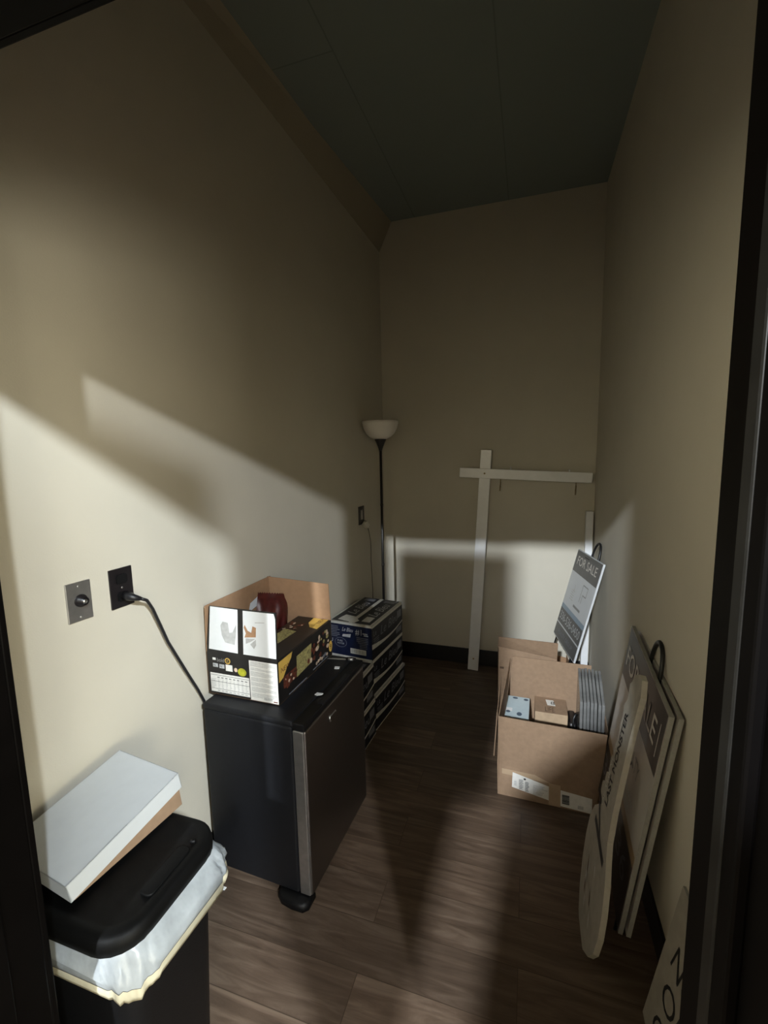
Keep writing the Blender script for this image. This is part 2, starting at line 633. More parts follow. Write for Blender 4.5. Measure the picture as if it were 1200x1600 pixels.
t = thing('power_outlet', wall_pt(.975, 1.147), 'black duplex power outlet with the fridge cord plugged in, beside the grey plate', 'outlet')
m = MB()
wall_plate(m, .975, 1.147, .073, .116, 'device_black')
m.tube([wall_pt(.975, 1.147, .004), wall_pt(.975, 1.147, .0065)], .003, 'steel', 10)
m.build('plate', t, bevel=.002)
for dz in (.026, -.026):
    m = MB()
    c = wall_pt(.975, 1.147 + dz, .005)
    rr = [c + wu * (p.x) + V(0, 0, p.y) for p in rrect(0, 0, .017, .014, .008, 0)]
    m.rings([rr, [p + wn * .004 for p in rr]], 'black_plastic', smooth=False)
    m.build('receptacle', t)

t = thing('lamp_outlet', wall_pt(2.69, 1.125), 'small dark wall outlet with a pale insert behind the floor lamp', 'outlet')
m = MB()
wall_plate(m, 2.69, 1.125, .085, .118, 'device_black')
m.build('plate', t, bevel=.002)
m = MB()
wall_plate(m, 2.69, 1.130, .030, .064, 'steel', .0075)
m.build('insert', t, bevel=.001)

# ------------------------------------------------------------------ floor lamp in the corner
LX, LY = -0.902, 2.75
t = thing('floor_lamp', (LX, LY, 0), 'black torchiere floor lamp with white bowl shade in the back left corner', 'floor lamp')
m = MB()
m.lathe([(0.0, .0), (.115, .0), (.118, .008), (.112, .018), (.03, .032), (.012, .045), (.0, .045)], (LX, LY, 0), 'lamp_black', 36)
m.build('base', t)
m = MB()
m.tube([(LX, LY, .03), (LX, LY, 1.545)], .0085, 'lamp_black', 14)
m.tube([(LX, LY, .78), (LX, LY, .80)], .0098, 'lamp_black', 14)
m.tube([(LX, LY, 1.18), (LX, LY, 1.195)], .0098, 'lamp_black', 14)
m.build('pole', t)
m = MB()
m.lathe([(.0, 1.53), (.009, 1.535), (.012, 1.548), (.028, 1.59), (.037, 1.606), (.034, 1.612), (.0, 1.613)], (LX, LY, 0), 'lamp_black', 28)
m.build('cup', t)
m = MB()
m.lathe([(.0, 1.609), (.040, 1.610), (.066, 1.622), (.090, 1.645), (.106, 1.675), (.114, 1.705), (.1155, 1.722), (.1115, 1.722), (.109, 1.703), (.101, 1.677), (.086, 1.65), (.06, 1.628), (.0, 1.616)], (LX, LY, 0), 'glass_white', 44)
m.build('shade', t)

m = MB()
pts = [wall_pt(2.745, 1.045, .02), wall_pt(2.765, 1.01, .02), wall_pt(2.790, .94, .02), wall_pt(2.800, .87, .018), wall_pt(2.795, .80, .018), wall_pt(2.802, .72, .018),
       wall_pt(2.812, .6, .018), wall_pt(2.81, .35, .018), wall_pt(2.80, .06, .03), V(-0.96, 2.78, .03)]
m.tube(pts, .0028, 'cord_brown', 6)
pc = m.build('power_cord', t)
m = MB()
c = wall_pt(2.715, 1.055, .006)
m.slab(c + wu * -.035 + V(0, 0, .012), c + wu * .02 + V(0, 0, -.022), c + wu * .045 + V(0, 0, .000), c + wu * .0 + V(0, 0, .032), wn, .026, 'ivory')
m.build('plug', pc, bevel=.004)

# ------------------------------------------------------------------ white sign post leaning on the back wall
t = thing('sign_post', (-0.343, 3.02, 0), 'white wooden hanging sign post with a cross arm, leaning on the back wall', 'sign post')
pb, pt = V(-0.343, 3.035, 0.0), V(-0.268, 3.082, 1.528)
pv = (pt - pb).normalized()
pu = V(1, 0, 0) - pv * pv.x
pu.normalize()
pn = pu.cross(pv)
if pn.y > 0:
    pn = -pn
m = MB()
w, dp = .036, .022
q = [pb - pu * w, pb + pu * w, pt + pu * w, pt - pu * w]
m.slab(*[x + pn * .001 for x in q], pn, dp, 'white_paint')
m.build('post', t, bevel=.003)
m = MB()
ac = pb + pv * 1.375 + pn * (dp + .0015)
q = [ac - pu * .165 - pv * .032, ac + pu * .655 - pv * .032, ac + pu * .655 + pv * .032, ac - pu * .165 + pv * .032]
m.slab(*q, pn, .020, 'white_paint')
m.build('arm', t, bevel=.003)
for s in (0.0, -1.29):
    m = MB()
    c = pb + pv * (1.375 + s) + pn * (dp + (.0225 if s == 0 else .0015))
    m.tube([c, c + pn * .004], .006, 'brass', 10)
    m.build('screw', t)
for du in (.105, .565):
    m = MB()
    c = ac + pu * du - pv * .032 + pn * .010
    pts = [c + pv * .004, c - pv * .014]
    for k in range(9):
        an = math.pi * 0.5 + math.pi * 1.7 * k / 8
        pts.append(c - pv * .030 + pn * (.010 * math.cos(an)) + pv * (.014 * math.sin(an)))
    m.tube(pts, .0038, 'brass', 8)
    m.tube([c - pv * .044, c - pv * .078], .0046, 'brass', 8)
    m.build('hook', t)
for du in (.165, .52):
    m = MB()
    c = ac + pu * du + pv * .032 + pn * .010
    m.tube([c, c + pv * .016], .005, 'white_paint', 8)
    m.build('peg', t)

tag(MB().box((.352, 3.045, 0), (.394, 3.085, 1.13), 'white_paint').build('white_batten', bevel=.002),
    'narrow white batten standing upright in the back right corner', 'batten')

# ------------------------------------------------------------------ mini fridge
FV = V(.045, 1, 0).normalized()
FU = V(1, -.045, 0).normalized()
FO = V(-.668, 1.192, 0)


def FP(u, v, z):
    return FO + FU * u + FV * v + V(0, 0, z)


def fbox(mb, u0, v0, z0, u1, v1, z1, mat):
    mb.hexa([FP(u0, v0, z0), FP(u1, v0, z0), FP(u1, v1, z0), FP(u0, v1, z0), FP(u0, v0, z1), FP(u1, v0, z1), FP(u1, v1, z1), FP(u0, v1, z1)], mat)


t = thing('mini_fridge', FP(-.2, .24, 0), 'black mini fridge with a stainless steel door, standing against the left wall', 'fridge')
FW = .485
m = MB()
fbox(m, -.41, 0, .028, -.050, FW, .640, 'fridge_black')
fbox(m, -.412, -.002, .640, -.046, FW + .002, .661, 'fridge_black')
m.build('body', t, bevel=.008, seg=3)
m = MB()
fbox(m, -.040, .004, .030, 0, FW, .632, 'stainless')
d_ = m.build('door', t, bevel=.008, seg=4)
m = MB()
fbox(m, -.046, -.001, .032, -.006, .010, .631, 'steel')
m.build('edge_trim', d_, bevel=.004, seg=3)
m = MB()
fbox(m, -.047, .0, .633, -.003, FW + .002, .657, 'black_plastic')
fbox(m, -.024, .13, .652, -.001, FW - .13, .659, 'fridge_black')
m.build('door_cap', t, bevel=.006, seg=3)
m = MB()
z = .585
for (v0, z0), (v1, z1) in (((.17, .588), (.215, .588)), ((.215, .588), (.215, .583)), ((.17, .588), (.170, .570)), ((.17, .570), (.176, .570))):
    m.tube([FP(.0015, v0, z0), FP(.0015, v1, z1)], .0022, 'bright_metal', 8)
m.build('emblem', t)
m = MB()
pad = [(-.135, .03), (-.130, -.012), (-.105, -.030), (-.060, -.036), (-.020, -.034), (-.004, -.018), (-.004, .03)]
m.rings([[FP(a, b, z) + FU * (.07 + a) * -k + FV * b * -k for a, b in pad] for z, k in ((.0, 0), (.018, .02), (.027, .18))], 'black_plastic')
m.build('foot', t)
for dv in (.06, FW - .05):
    m = MB()
    m.lathe([(0, 0), (.018, 0), (.018, .02), (.012, .03), (0, .03)], FP(-.36, dv, 0), 'black_plastic', 16)
    m.build('foot', t)

m = MB()
pts = []
for y, z, o in ((.998, 1.110, .050), (1.02, 1.098, .045), (1.045, 1.062, .036), (1.072, 1.00, .030), (1.10, .93, .026), (1.135, .86, .024), (1.175, .78, .022), (1.215, .705, .018), (1.245, .645, .012), (1.26, .58, .012)):
    pts.append(wall_pt(y, z, o))
m.tube(pts, .0048, 'cord_black', 8)
pc = m.build('power_cord', t)
m = MB()
p0 = wall_pt(.978, 1.121)
m.tube([p0 + wn * .010, p0 + wn * .030, p0 + wn * .038 + V(0, .006, -.004), p0 + wn * .052 + V(0, .018, -.010)], [.013, .013, .010, .006], 'cord_black', 12)
m.build('plug', pc)

# things lying on the fridge top
for k, (x, y, s, lab) in enumerate(((-.704, 1.372, .013, 'white paper scrap on the fridge top, nearer the front corner'),
                                    (-.722, 1.575, .012, 'white paper scrap on the fridge top, farther back by the cartons'))):
    m = MB()
    sh = [(-1.2, -.3), (-.4, -.8), (.9, -.5), (1.3, .2), (.2, .5), (-.6, .8)] if k == 0 else [(-.9, -.7), (.9, -.8), (1, .7), (-.8, .8)]
    m.prism([(a * s, b * s) for a, b in sh], (x, y, .6640), (.9, .3, 0), (-.3, .9, 0), (0, 0, 1), .0022, 'paper')
    tag(m.build('paper_scrap'), lab, 'paper scrap')
t = thing('utility_knife', (-.73, 1.638, .662), 'slim black and silver utility knife at the far end of the fridge top', 'knife')
m = MB()
m.tube([(-.712, 1.648, .668), (-.690, 1.652, .669), (-.672, 1.655, .668)], [.007, .0085, .006], 'device_black', 10)
m.tube([(-.70, 1.643, .670), (-.68, 1.645, .670)], .006, 'steel', 8)
m.build('handle', t)
m = MB()
m.slab((-.790, 1.630, .666), (-.712, 1.641, .666), (-.712, 1.649, .666), (-.786, 1.637, .666), (0, 0, 1), .0022, 'bright_metal')
m.build('blade', t)

# ------------------------------------------------------------------ open snack carton on the fridge
CU = V(1, -.02, 0).normalized()
CV = V(.03, 1, 0).normalized()
CO = V(-1.098, 1.272, .663)
CW, CD, CH, FL = .297, .41, .158, .172


def CP(u, v, z):
    return CO + CU * u + CV * v + V(0, 0, z)


t = thing('snack_carton', CP(CW / 2, CD / 2, 0), 'open black snack carton with torn white labels on its raised flap, on the mini fridge', 'carton')
T = .003
m = MB()
m.hexa([CP(0, 0, 0), CP(CW, 0, 0), CP(CW, CD, 0), CP(0, CD, 0), CP(0, 0, T), CP(CW, 0, T), CP(CW, CD, T), CP(0, CD, T)], 'kraft_inside')
m.slab(CP(0, 0, 0), CP(CW, 0, 0), CP(CW, 0, CH), CP(0, 0, CH), CV, T, 'carton_black')
m.slab(CP(0, CD, 0), CP(CW, CD, 0), CP(CW, CD, CH), CP(0, CD, CH), -CV, T, 'kraft_inside')
m.slab(CP(0, 0, 0), CP(0, CD, 0), CP(0, CD, CH), CP(0, 0, CH), CU, T, 'kraft_inside')
m.slab(CP(CW, 0, 0), CP(CW, CD, 0), CP(CW, CD, CH), CP(CW, 0, CH), -CU, T, 'carton_black')
# printed near face
fr = (CP(0, 0, 0), CU, V(0, 0, 1), -CV)
m.patch(fr, .012, .010, .178, .082, 'label_white')
m.patch(fr, .181, .003, .294, .150, 'label_white')
for k, yy in enumerate((.074, .050, .022)):
    m.patch(fr, .014, yy, .177, yy + .0013, 'ink', .0008)
for k in range(8):
    m.patch(fr, .042 + k * .0168, .064, .042 + k * .0168 + .010, .0685, 'ink_grey', .0009)
    for j in range(7):
        m.patch(fr, .044 + k * .0168, .0255 + j * .0052, .044 + k * .0168 + random.uniform(.004, .009), .0255 + j * .0052 + .0026, 'ink_faint', .0009)
    m.patch(fr, .040 + k * .0168, .013, .040 + k * .0168 + .011, .0185, 'ink_faint', .0009)
for j in range(7):
    m.patch(fr, .015, .0255 + j * .0052, .015 + random.uniform(.012, .022), .0255 + j * .0052 + .0026, 'ink_faint', .0009)
yy = .144
while yy > .020:
    for k in range(random.choice((3, 4, 4, 5))):
        m.patch(fr, .186, yy, .186 + (random.uniform(.085, .104) if k % 4 else random.uniform(.04, .104)), yy + .0021, 'ink_faint', .0009)
        yy -= .0036
    yy -= .0035
m.patch(fr, .235, .010, .270, .020, 'ink_faint', .0009)
m.patch(fr, .274, .007, .290, .011, 'chocolate', .0009)
m.patch(fr, .026, .131, .040, .140, 'label_white')
m.text('bold', fr, .045, .127, .014, 'ink_grey', shear=.1, width=.031)
m.oval(fr, .091, .134, .0115, .0115, 'yellow')
m.oval(fr, .091, .134, .0085, .0085, 'carton_black', .0008)
m.text('C', fr, .0875, .129, .010, 'yellow', .001)
m.patch(fr, .026, .105, .048, .119, 'print_white')
m.patch(fr, .054, .103, .076, .118, 'print_white')
m.text('10g', fr, .028, .108, .008, 'ink', .001)
m.text('8g', fr, .058, .106, .008, 'ink', .001)
m.patch(fr, .081, .096, .110, .120, 'label_white')
m.oval(fr, .150, .100, .018, .015, 'lime')
m.oval(fr, .124, .105, .007, .008, 'nut')
# printed right face
fr = (CP(CW, 0, 0), CV, V(0, 0, 1), CU)
m.poly(fr, [(.003, CH - .004), (.095, CH - .003), (.085, CH - .022), (.052, CH - .048), (.030, CH - .070), (.003, CH - .078)], 'yellow')
m.text('NEW', fr, .016, CH - .048, .017, 'chocolate', .001, shear=.2)
m.patch(fr, .030, CH - .112, .115, CH - .070, 'chocolate', .0004)
for k in range(16):
    m.oval(fr, random.uniform(.03, .12), random.uniform(.042, .085), random.uniform(.004, .010), random.uniform(.004, .008), random.choice(('chocolate', 'nut', 'chocolate', 'carton_brown')), .0006 + .0001 * k)
m.poly(fr, [(.118, .045), (.225, .052), (.235, .128), (.122, .124)], 'granola', .0006)
for k in range(30):
    m.oval(fr, random.uniform(.20, .385), random.uniform(.050, .13), random.uniform(.005, .014), random.uniform(.004, .011), random.choice(('chocolate', 'nut', 'chocolate', 'carton_brown', 'granola')), .0008 + .0001 * k)
for k in range(7):
    m.oval(fr, .27 + .015 * k, .028 + .003 * (k % 3), .008, .007, random.choice(('nut', 'print_pale', 'print_pale')), .001 + .0001 * k)
m.oval(fr, .388, .050, .016, .024, 'yellow', .005)
m.text('9', fr, .381, .038, .022, 'carton_brown', .0055)
m.patch(fr, .06, .006, .19, .0105, 'print_pale')
m.patch(fr, .24, .012, .37, .016, 'print_pale')
m.build('tray', t)
# near flap, standing up, two white labels on it
m = MB()
lean = .006
a0, b0 = CP(.0, 0, CH), CP(CW, 0, CH)
a1, b1 = CP(.022, lean, CH + FL), CP(CW - .001, lean, CH + FL)
m.slab(a0, b0, b1, a1, CV, T, 'carton_black')
fr = frame3(CP(0, 0, CH), CU, V(0, 0, 1) + CV * (lean / FL))
m.poly(fr, [(.013, .013), (.137, .010), (.143, .169), (.026, .171)], 'carton_white')
m.poly(fr, [(.160, .010), (.293, .010), (.293, .150), (.288, .168), (.164, .168)], 'carton_white')
m.poly(fr, [(.085, .045), (.125, .040), (.132, .075), (.135, .115), (.118, .085), (.105, .082), (.100, .118), (.078, .120), (.068, .105), (.072, .07)], 'torn_grey', .0008)
m.poly(fr, [(.168, .072), (.214, .078), (.216, .112), (.202, .116), (.196, .092), (.182, .098), (.170, .118), (.166, .108), (.174, .088)], 'torn_kraft', .0008)
m.poly(fr, [(.172, .050), (.19, .058), (.212, .072), (.172, .070)], 'torn_grey', .0007)
m.poly(fr, [(.19, .05), (.205, .035), (.214, .05), (.214, .07)], 'torn_grey', .0007)
m.poly(fr, [(.212, .128), (.25, .132), (.25, .134), (.212, .131)], 'torn_grey', .0008)
m.build('flap', t)
# wall side flap and far flap
m = MB()
m.slab(CP(0, .0, CH), CP(0, CD, CH), CP(.006, CD, CH + FL), CP(.006, .0, CH + FL), CU, T, 'kraft_inside')
fr = (CP(.0038, 0, CH), CV, V(0, 0, 1), CU)
m.poly(fr, [(.045, .128), (.075, .148), (.105, .160), (.118, .158), (.118, .130), (.10, .118)], 'carton_white', .003)
m.poly(fr, [(.25, .115), (.265, .108), (.30, .132), (.345, .155), (.365, .160), (.372, .166), (.35, .166), (.335, .150), (.295, .148), (.27, .145), (.262, .155), (.25, .15)], 'carton_white', .003)
m.poly(fr, [(.245, .06), (.33, .075), (.345, .12), (.30, .105), (.26, .095)], 'carton_white', .003)
m.build('flap', t)
m = MB()
m.slab(CP(0, CD, CH), CP(CW, CD, CH), CP(CW, CD - .01, CH + FL - .012), CP(.0, CD - .01, CH + FL), -CV, T, 'kraft_inside')
m.build('flap', t)
# right flap folded inward over the contents
m = MB()
q = [CP(CW - .004, .006, CH + .001), CP(CW - .004, CD - .006, CH + .001), CP(CW - .150, CD - .012, CH + .006), CP(CW - .150, .010, CH + .006)]
m.slab(*q, V(0, 0, -1), T, 'carton_black')
fr = frame3(CP(CW - .004, .006, CH + .0012), CV, q[2] - q[1])
m.poly(fr, [(.29, .003), (.396, .003), (.396, .072), (.34, .066), (.30, .040)], 'yellow')
m.text('NEW', fr, .345, .018, .018, 'chocolate', .001)
m.patch(fr, .03, .070, .335, .142, 'carton_brown')
m.poly(fr, [(.115, .075), (.245, .068), (.255, .125), (.13, .130)], 'granola', .0008)
for k in range(30):
    a = random.choice((random.uniform(.03, .12), random.uniform(.25, .32)))
    m.oval(fr, a, random.uniform(.078, .136), random.uniform(.005, .013), random.uniform(.004, .009), random.choice(('chocolate', 'nut', 'chocolate', 'carton_brown')), .0009 + .0001 * k)
m.build('flap', t)

# crumpled red bag inside the carton
m = MB()
bo = CP(.036, .205, .022)
bu = (CU * .42 + CV * .80 + V(0, 0, -.24)).normalized()
bv = (V(0, 0, 1) + CV * .18 - CU * .12)
bv = (bv - bu * bv.dot(bu)).normalized()
bn = bu.cross(bv).normalized()
NU, NV, BWd, BHt = 26, 30, .165, .285
for side in (1, -1):
    vs, fs = [], []
    for j in range(NV + 1):
        for i in range(NU + 1):
            x, y = i / NU, j / NV
            puff = (math.sin(math.pi * x) ** .6 if 0 < i < NU else 0) * (max(0.0, math.sin(math.pi * min(1, y * 1.08))) ** .7)
            wr = 1 + .16 * math.sin(11 * x + 7 * y * side) + .12 * math.sin(23 * x - 9 * y)
            d0 = side * (.034 * puff * wr + .0006) + .004 * math.sin(9 * x + 2) * y
            top = .005 * (i % 2) if j == NV else 0
            vs.append(bo + bu * (x * BWd * (1 - .08 * y)) + bv * (y * BHt - top) + bn * d0)
    for j in range(NV):
        for i in range(NU):
            k = j * (NU + 1) + i
            q = (k, k + 1, k + NU + 2, k + NU + 1)
            fs.append(q if side > 0 else q[::-1])
    m.add(vs, fs, 'red_foil', True)
o = m.build('snack_bag')
tag(o, 'crumpled dark red snack bag inside the open black carton', 'snack bag')


# ------------------------------------------------------------------ navy water cartons
BW, BD, BH = .268, .430, .2


def water_carton(name, label):
    """origin at the near right bottom corner; x to the right, y away"""
    t = thing(name, (0, 0, 0), label, 'carton', 'navy bottled water cartons')
    m = MB()
    m.box((-BW, 0, 0), (0, BD, BH), 'navy')
    nf = (V(-BW, 0, 0), V(1, 0, 0), V(0, 0, 1), V(0, -1, 0))
    rf = (V(0, 0, 0), V(0, 1, 0), V(0, 0, 1), V(1, 0, 0))
    # near face
    m.patch(nf, 0, BH - .012, BW, BH, 'carton_edge')
    m.patch(nf, 0, 0, BW, .010, 'carton_edge')
    for k in range(7):
        m.patch(nf, .008, .170 - k * .0095, .008 + random.uniform(.045, .065), .174 - k * .0095, 'print_pale')
    m.text('Le Bleu', nf, .085, .150, .022, 'print_white', shear=.3, width=.065)
    m.poly(nf, [(.085, .118), (.135, .118), (.14, .138), (.115, .134), (.09, .132)], 'print_white')
    m.text('#1', nf, .168, .136, .036, 'print_white', width=.038)
    m.patch(nf, .212, .148, .242, .153, 'print_white')
    m.patch(nf, .220, .138, .246, .144, 'print_white')
    for k in range(7):
        m.patch(nf, .175 + .008 * (k > 2) + .01 * (k > 3), .122 - k * .0095, .245 - .006 * (k > 3), .1255 - k * .0095, 'print_pale')
    m.oval(nf, .075, .082, .038, .028, 'print_pale', .0006)
    m.oval(nf, .075, .082, .0355, .0258, 'navy', .0008)
    m.text('PURE', nf, .055, .086, .010, 'print_white', .001)
    m.text('WATER', nf, .053, .072, .009, 'print_white', .001)
    m.text('U', nf, .008, .080, .020, 'print_white', .001)
    m.patch(nf, .135, .028, .232, .058, 'carton_edge')
    for k in range(16):
        m.patch(nf, .142 + k * .0052, .033, .142 + k * .0052 + random.choice((.0012, .0024, .003)), .053, 'ink_grey', .0008)
    # right face
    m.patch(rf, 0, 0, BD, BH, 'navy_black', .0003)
    m.patch(rf, 0, BH - .015, BD, BH, 'carton_edge')
    m.patch(rf, 0, 0, BD, .006, 'carton_edge')
    m.text('Le Bleu', rf, .11, .110, .052, 'print_pale', shear=.3, width=.24)
    m.text('Le', rf, .02, .135, .030, 'print_pale')
    for k in range(4):
        m.patch(rf, .02, .115 - k * .011, .09, .119 - k * .011, 'print_pale')
    m.patch(rf, .35, .120, .41, .165, 'print_pale', .0005)
    up, lo = [], []
    for k in range(13):
        s = k / 12
        yv = .070 - .030 * math.sin(s * math.pi * .75) + .035 * s
        up.append((s * BD, yv + (.020 * (1 - s) ** 2 + .005)))
        lo.append((s * BD, yv - .004))
    for k in range(12):
        m.poly(rf, [lo[k], lo[k + 1], up[k + 1], up[k]], 'carton_edge', .0006)
    m.patch(rf, .33, .03, .41, .062, 'print_pale', .0006)
    # top face
    tf = (V(-BW, 0, BH), V(0, 1, 0), V(-1, 0, 0), V(0, 0, 1))
    tf = (V(0, 0, BH), V(0, 1, 0), V(-1, 0, 0), V(0, 0, 1))
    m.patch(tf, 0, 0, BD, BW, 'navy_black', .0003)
    m.patch(tf, 0, 0, BD, .014, 'carton_edge')
    m.patch(tf, 0, BW - .012, BD, BW, 'carton_edge')
    m.patch(tf, 0, 0, .010, BW, 'carton_edge')
    m.patch(tf, .0, .122, BD, .146, 'carton_edge', .0008)
    m.poly(tf, [(.012, .112), (.05, .10), (.10, .150), (.11, .215), (.07, .222), (.03, .225)], 'carton_edge', .001)
    m.patch(tf, .045, .035, .12, .085, 'carton_edge', .001)
    m.text('Le Bleu', tf, .135, .035, .060, 'print_white', .001, shear=.3, width=.20)
    m.text('Le Bleu', tf, .135, .170, .060, 'print_white', .001, shear=.3, width=.20)
    m.patch(tf, .37, .03, .41, .10, 'print_pale', .001)
    m.patch(tf, .37, .165, .41, .235, 'print_pale', .001)
    m.build('case', t)
    return t


proto = water_carton('water_carton', 'navy bottled water carton on top of the tall back stack beside the fridge')
ang = -math.atan2(.115, .993)
spots = [(-.782, 2.165, .402, ang, None),
         (-.784, 2.168, .201, ang, 'navy water carton in the middle of the tall back stack beside the fridge'),
         (-.772, 2.172, 0, ang, 'navy water carton at the bottom of the tall back stack, on the floor'),
         (-.795, 1.720, .201, -.055, 'navy water carton on top of the low stack hidden behind the fridge'),
         (-.790, 1.722, 0, -.055, 'navy water carton on the floor right behind the fridge, under another carton')]
for k, (x, y, z, a, lab) in enumerate(spots):
    o = proto if k == 0 else copy_tree(proto)
    o.location = (x, y, z)
    o.rotation_euler = (0, 0, a)
    if lab:
        o['label'] = lab

# ------------------------------------------------------------------ trash can
t = thing('trash_can', (-.885, .69, 0), 'tall black trash can with lid and white liner bag, in the near left corner', 'trash can')
m = MB()
cx, cy = -.893, .690
ro = [rrect(cx, cy, .135, .118, .05, 0), rrect(cx, cy, .140, .122, .05, .02), rrect(cx, cy, .163, .140, .06, .50), rrect(cx, cy, .168, .145, .06, .565)]
ri = [rrect(cx, cy, .160, .137, .055, .565), rrect(cx, cy, .132, .114, .045, .02)]
m.rings(ro + ri, 'black_plastic')
m.build('bin', t)
m = MB()
rb = []
NB = 15
for j, (z, hx, hy, wob) in enumerate(((.566, .174, .148, 0), (.556, .182, .151, .3), (.544, .190, .156, .7), (.532, .197, .160, 1), (.520, .202, .162, 1), (.508, .203, .160, .7))):
    ring = rrect(cx + .006, cy, hx, hy, .07, z, NB)
    for i, p in enumerate(ring):
        e = .0045 * math.sin(i * 1.31 + j * .5) + .0035 * math.sin(i * .47 - j * 1.1) + .0028 * math.sin(i * 2.3 + j * 1.7) + random.uniform(-.0015, .0015)
        dx, dy = p.x - cx, p.y - cy
        l = math.hypot(dx, dy)
        p.x += dx / l * e * wob
        p.y += dy / l * e * wob
        p.z += (.003 * math.sin(i * .31) + .0012 * math.sin(i * 1.1)) * wob
    rb.append(ring)
m.rings(rb, 'bag_film', cap0=False, cap1=False)
hem = []
for dz, e in ((0, .001), (-.014, .0025), (-.028, -.003), (-.028, -.010)):
    ring = []
    for i, p in enumerate(rb[-1]):
        dx, dy = p.x - cx, p.y - cy
        l = math.hypot(dx, dy)
        ring.append(V(p.x + dx / l * e, p.y + dy / l * e, p.z + dz + .0025 * math.sin(i * .43) * (dz < 0)))
    hem.append(ring)
m.rings(hem, 'bag_hem', cap0=False, cap1=False)
m.build('liner_bag', t)
m = MB()
L = [rrect(cx, cy, .176, .150, .07, .560), rrect(cx, cy, .181, .155, .075, .564), rrect(cx, cy, .182, .156, .076, .580), rrect(cx, cy, .178, .152, .072, .594),
     rrect(cx, cy, .170, .144, .066, .600), rrect(cx, cy, .152, .126, .055, .600), rrect(cx, cy, .148, .122, .052, .596), rrect(cx, cy, .01, .01, .005, .597)]
m.rings(L, 'lid_plastic')
ld = m.build('lid', t)
m = MB()
m.rings([rrect(cx + .134, cy + .01, .017, .062, .012, .594), rrect(cx + .134, cy + .01, .017, .062, .012, .6015), rrect(cx + .134, cy + .01, .015, .060, .011, .6022)], 'lid_plastic')
m.tube([(cx + .134, cy + .085, .601), (cx + .146, cy + .090, .601)], .004, 'black_plastic', 8)
m.build('latch', ld)

# ------------------------------------------------------------------ white lidded gift box on the trash can
t = thing('gift_box', (-.96, .71, .606), 'shallow white box with a tilted lid and brown base, lying on the trash can', 'box')
Fp, Rp, Bp = V(-.883, .566, .655), V(-.855, .854, .703), V(-1.086, .883, .703)
Lp = Fp + Bp - Rp
nn = (Rp - Fp).cross(Bp - Fp).normalized()
if nn.z < 0:
    nn = -nn
m = MB()
th = .003
sk = .046
top = [Fp, Rp, Bp, Lp]
m.slab(*top, -nn, th, 'white_card')
for i in range(4):
    a, b = top[i], top[(i + 1) % 4]
    inn = (top[(i + 2) % 4] - b).normalized()
    m.slab(a, b, b - nn * sk, a - nn * sk, inn, th, 'white_card')
m.build('lid', t, bevel=.0008, seg=1)
m = MB()
ins = []
c4 = (Fp + Bp) / 2
for p in top:
    q = c4 + (p - c4) * .965
    ins.append(q)
zb_ = .6065
bot = [V(p.x - nn.x * .07, p.y - nn.y * .07, zb_) for p in ins]
tp = [p - nn * .012 for p in ins]
m.hexa(bot + tp, 'kraft')
m.build('base', t)

# ------------------------------------------------------------------ open cardboard box in front
t = thing('cardboard_box', (.1, 2.1, 0), 'open brown cardboard box with shipping labels on its front, nearest box on the floor', 'box')
X0, X1, YN, YF = -.102, .318, 1.886, 2.33
T = .004
m = MB()
m.box((X0, YN, 0), (X1, YF, T), 'kraft_inside')
# front panel: upright below the crease, leaning out above it
zc0, zc1 = .150, .118
A0, B0 = V(X0, YN, 0), V(X1 - .025, YN - .012, 0)
A1, B1 = V(X0 - .003, YN - .002, zc0), V(X1 - .010, YN - .016, zc1)
A2, B2 = V(X0 + .003, YN - .040, .395), V(X1 + .004, YN - .046, .388)
m.slab(A0, B0, B1, A1, (0, 1, 0), T, 'kraft')
m.slab(A1, B1, B2, A2, (0, 1, 0), T, 'kraft')
fr = frame3(A0, B0 - A0, A1 - A0)
m.patch(fr, .02, .105, .36, .130, 'tape', .0006)
m.poly(fr, [(.062, .050), (.235, .020), (.235, .085), (.066, .122)], 'label_white', .0012)
m.poly(fr, [(.248, .010), (.385, .004), (.385, .074), (.250, .085)], 'label_white', .0012)
m.patch(fr, .215, .004, .262, .105, 'tape', .0015)
m.patch(fr, .112, .096, .121, .104, 'ink', .0018)
for k in range(12):
    m.patch(fr, .092, .048 + .0040 * k, .092 + random.uniform(.012, .020), .0505 + .0040 * k, 'ink_grey', .0018)
    m.patch(fr, .118, .042 + .0040 * k, .118 + random.uniform(.012, .017), .0448 + .0040 * k, 'ink_grey', .0018)
for k in range(6):
    m.patch(fr, .072, .060 + .004 * k, .083, .0625 + .004 * k, 'ink_faint', .0018)
for k in range(10):
    m.patch(fr, .150, .036 + .0048 * k, .150 + random.uniform(.03, .06), .0385 + .0048 * k, 'ink_faint', .0018)
m.patch(fr, .268, .022, .297, .066, 'ink_grey', .0017)
for k in range(9):
    m.patch(fr, .268, .0235 + .0048 * k, .297, .0235 + .0048 * k + random.choice((.0016, .003)), 'ink', .0019)
m.patch(fr, .33, .014, .352, .030, 'ink_faint', .0018)
# far, left and right panels
m.slab((X0, YF, 0), (X1, YF, 0), (X1, YF - .01, .453), (X0 + .042, YF - .01, .456), (0, -1, 0), T, 'kraft')
m.slab((X0, YN, 0), (X0, YF, 0), (X0 + .030, YF - .006, .440), (X0, YN - .03, .392), (1, 0, 0), T, 'kraft')
m.slab((X1, YN, 0), (X1, YF, 0), (X1 + .06, YF, .24), (X1 + .05, YN, .20), (1, 0, 0), T, 'kraft')
m.build('case', t)
m = MB()
m.slab((X0 - .004, YN + .0, .385), (X0 - .004, YN + .30, .400), (X0 - .014, YN + .30, .20), (X0 - .016, YN - .0, .18), (-1, 0, 0), T, 'kraft')
m.build('flap', t)

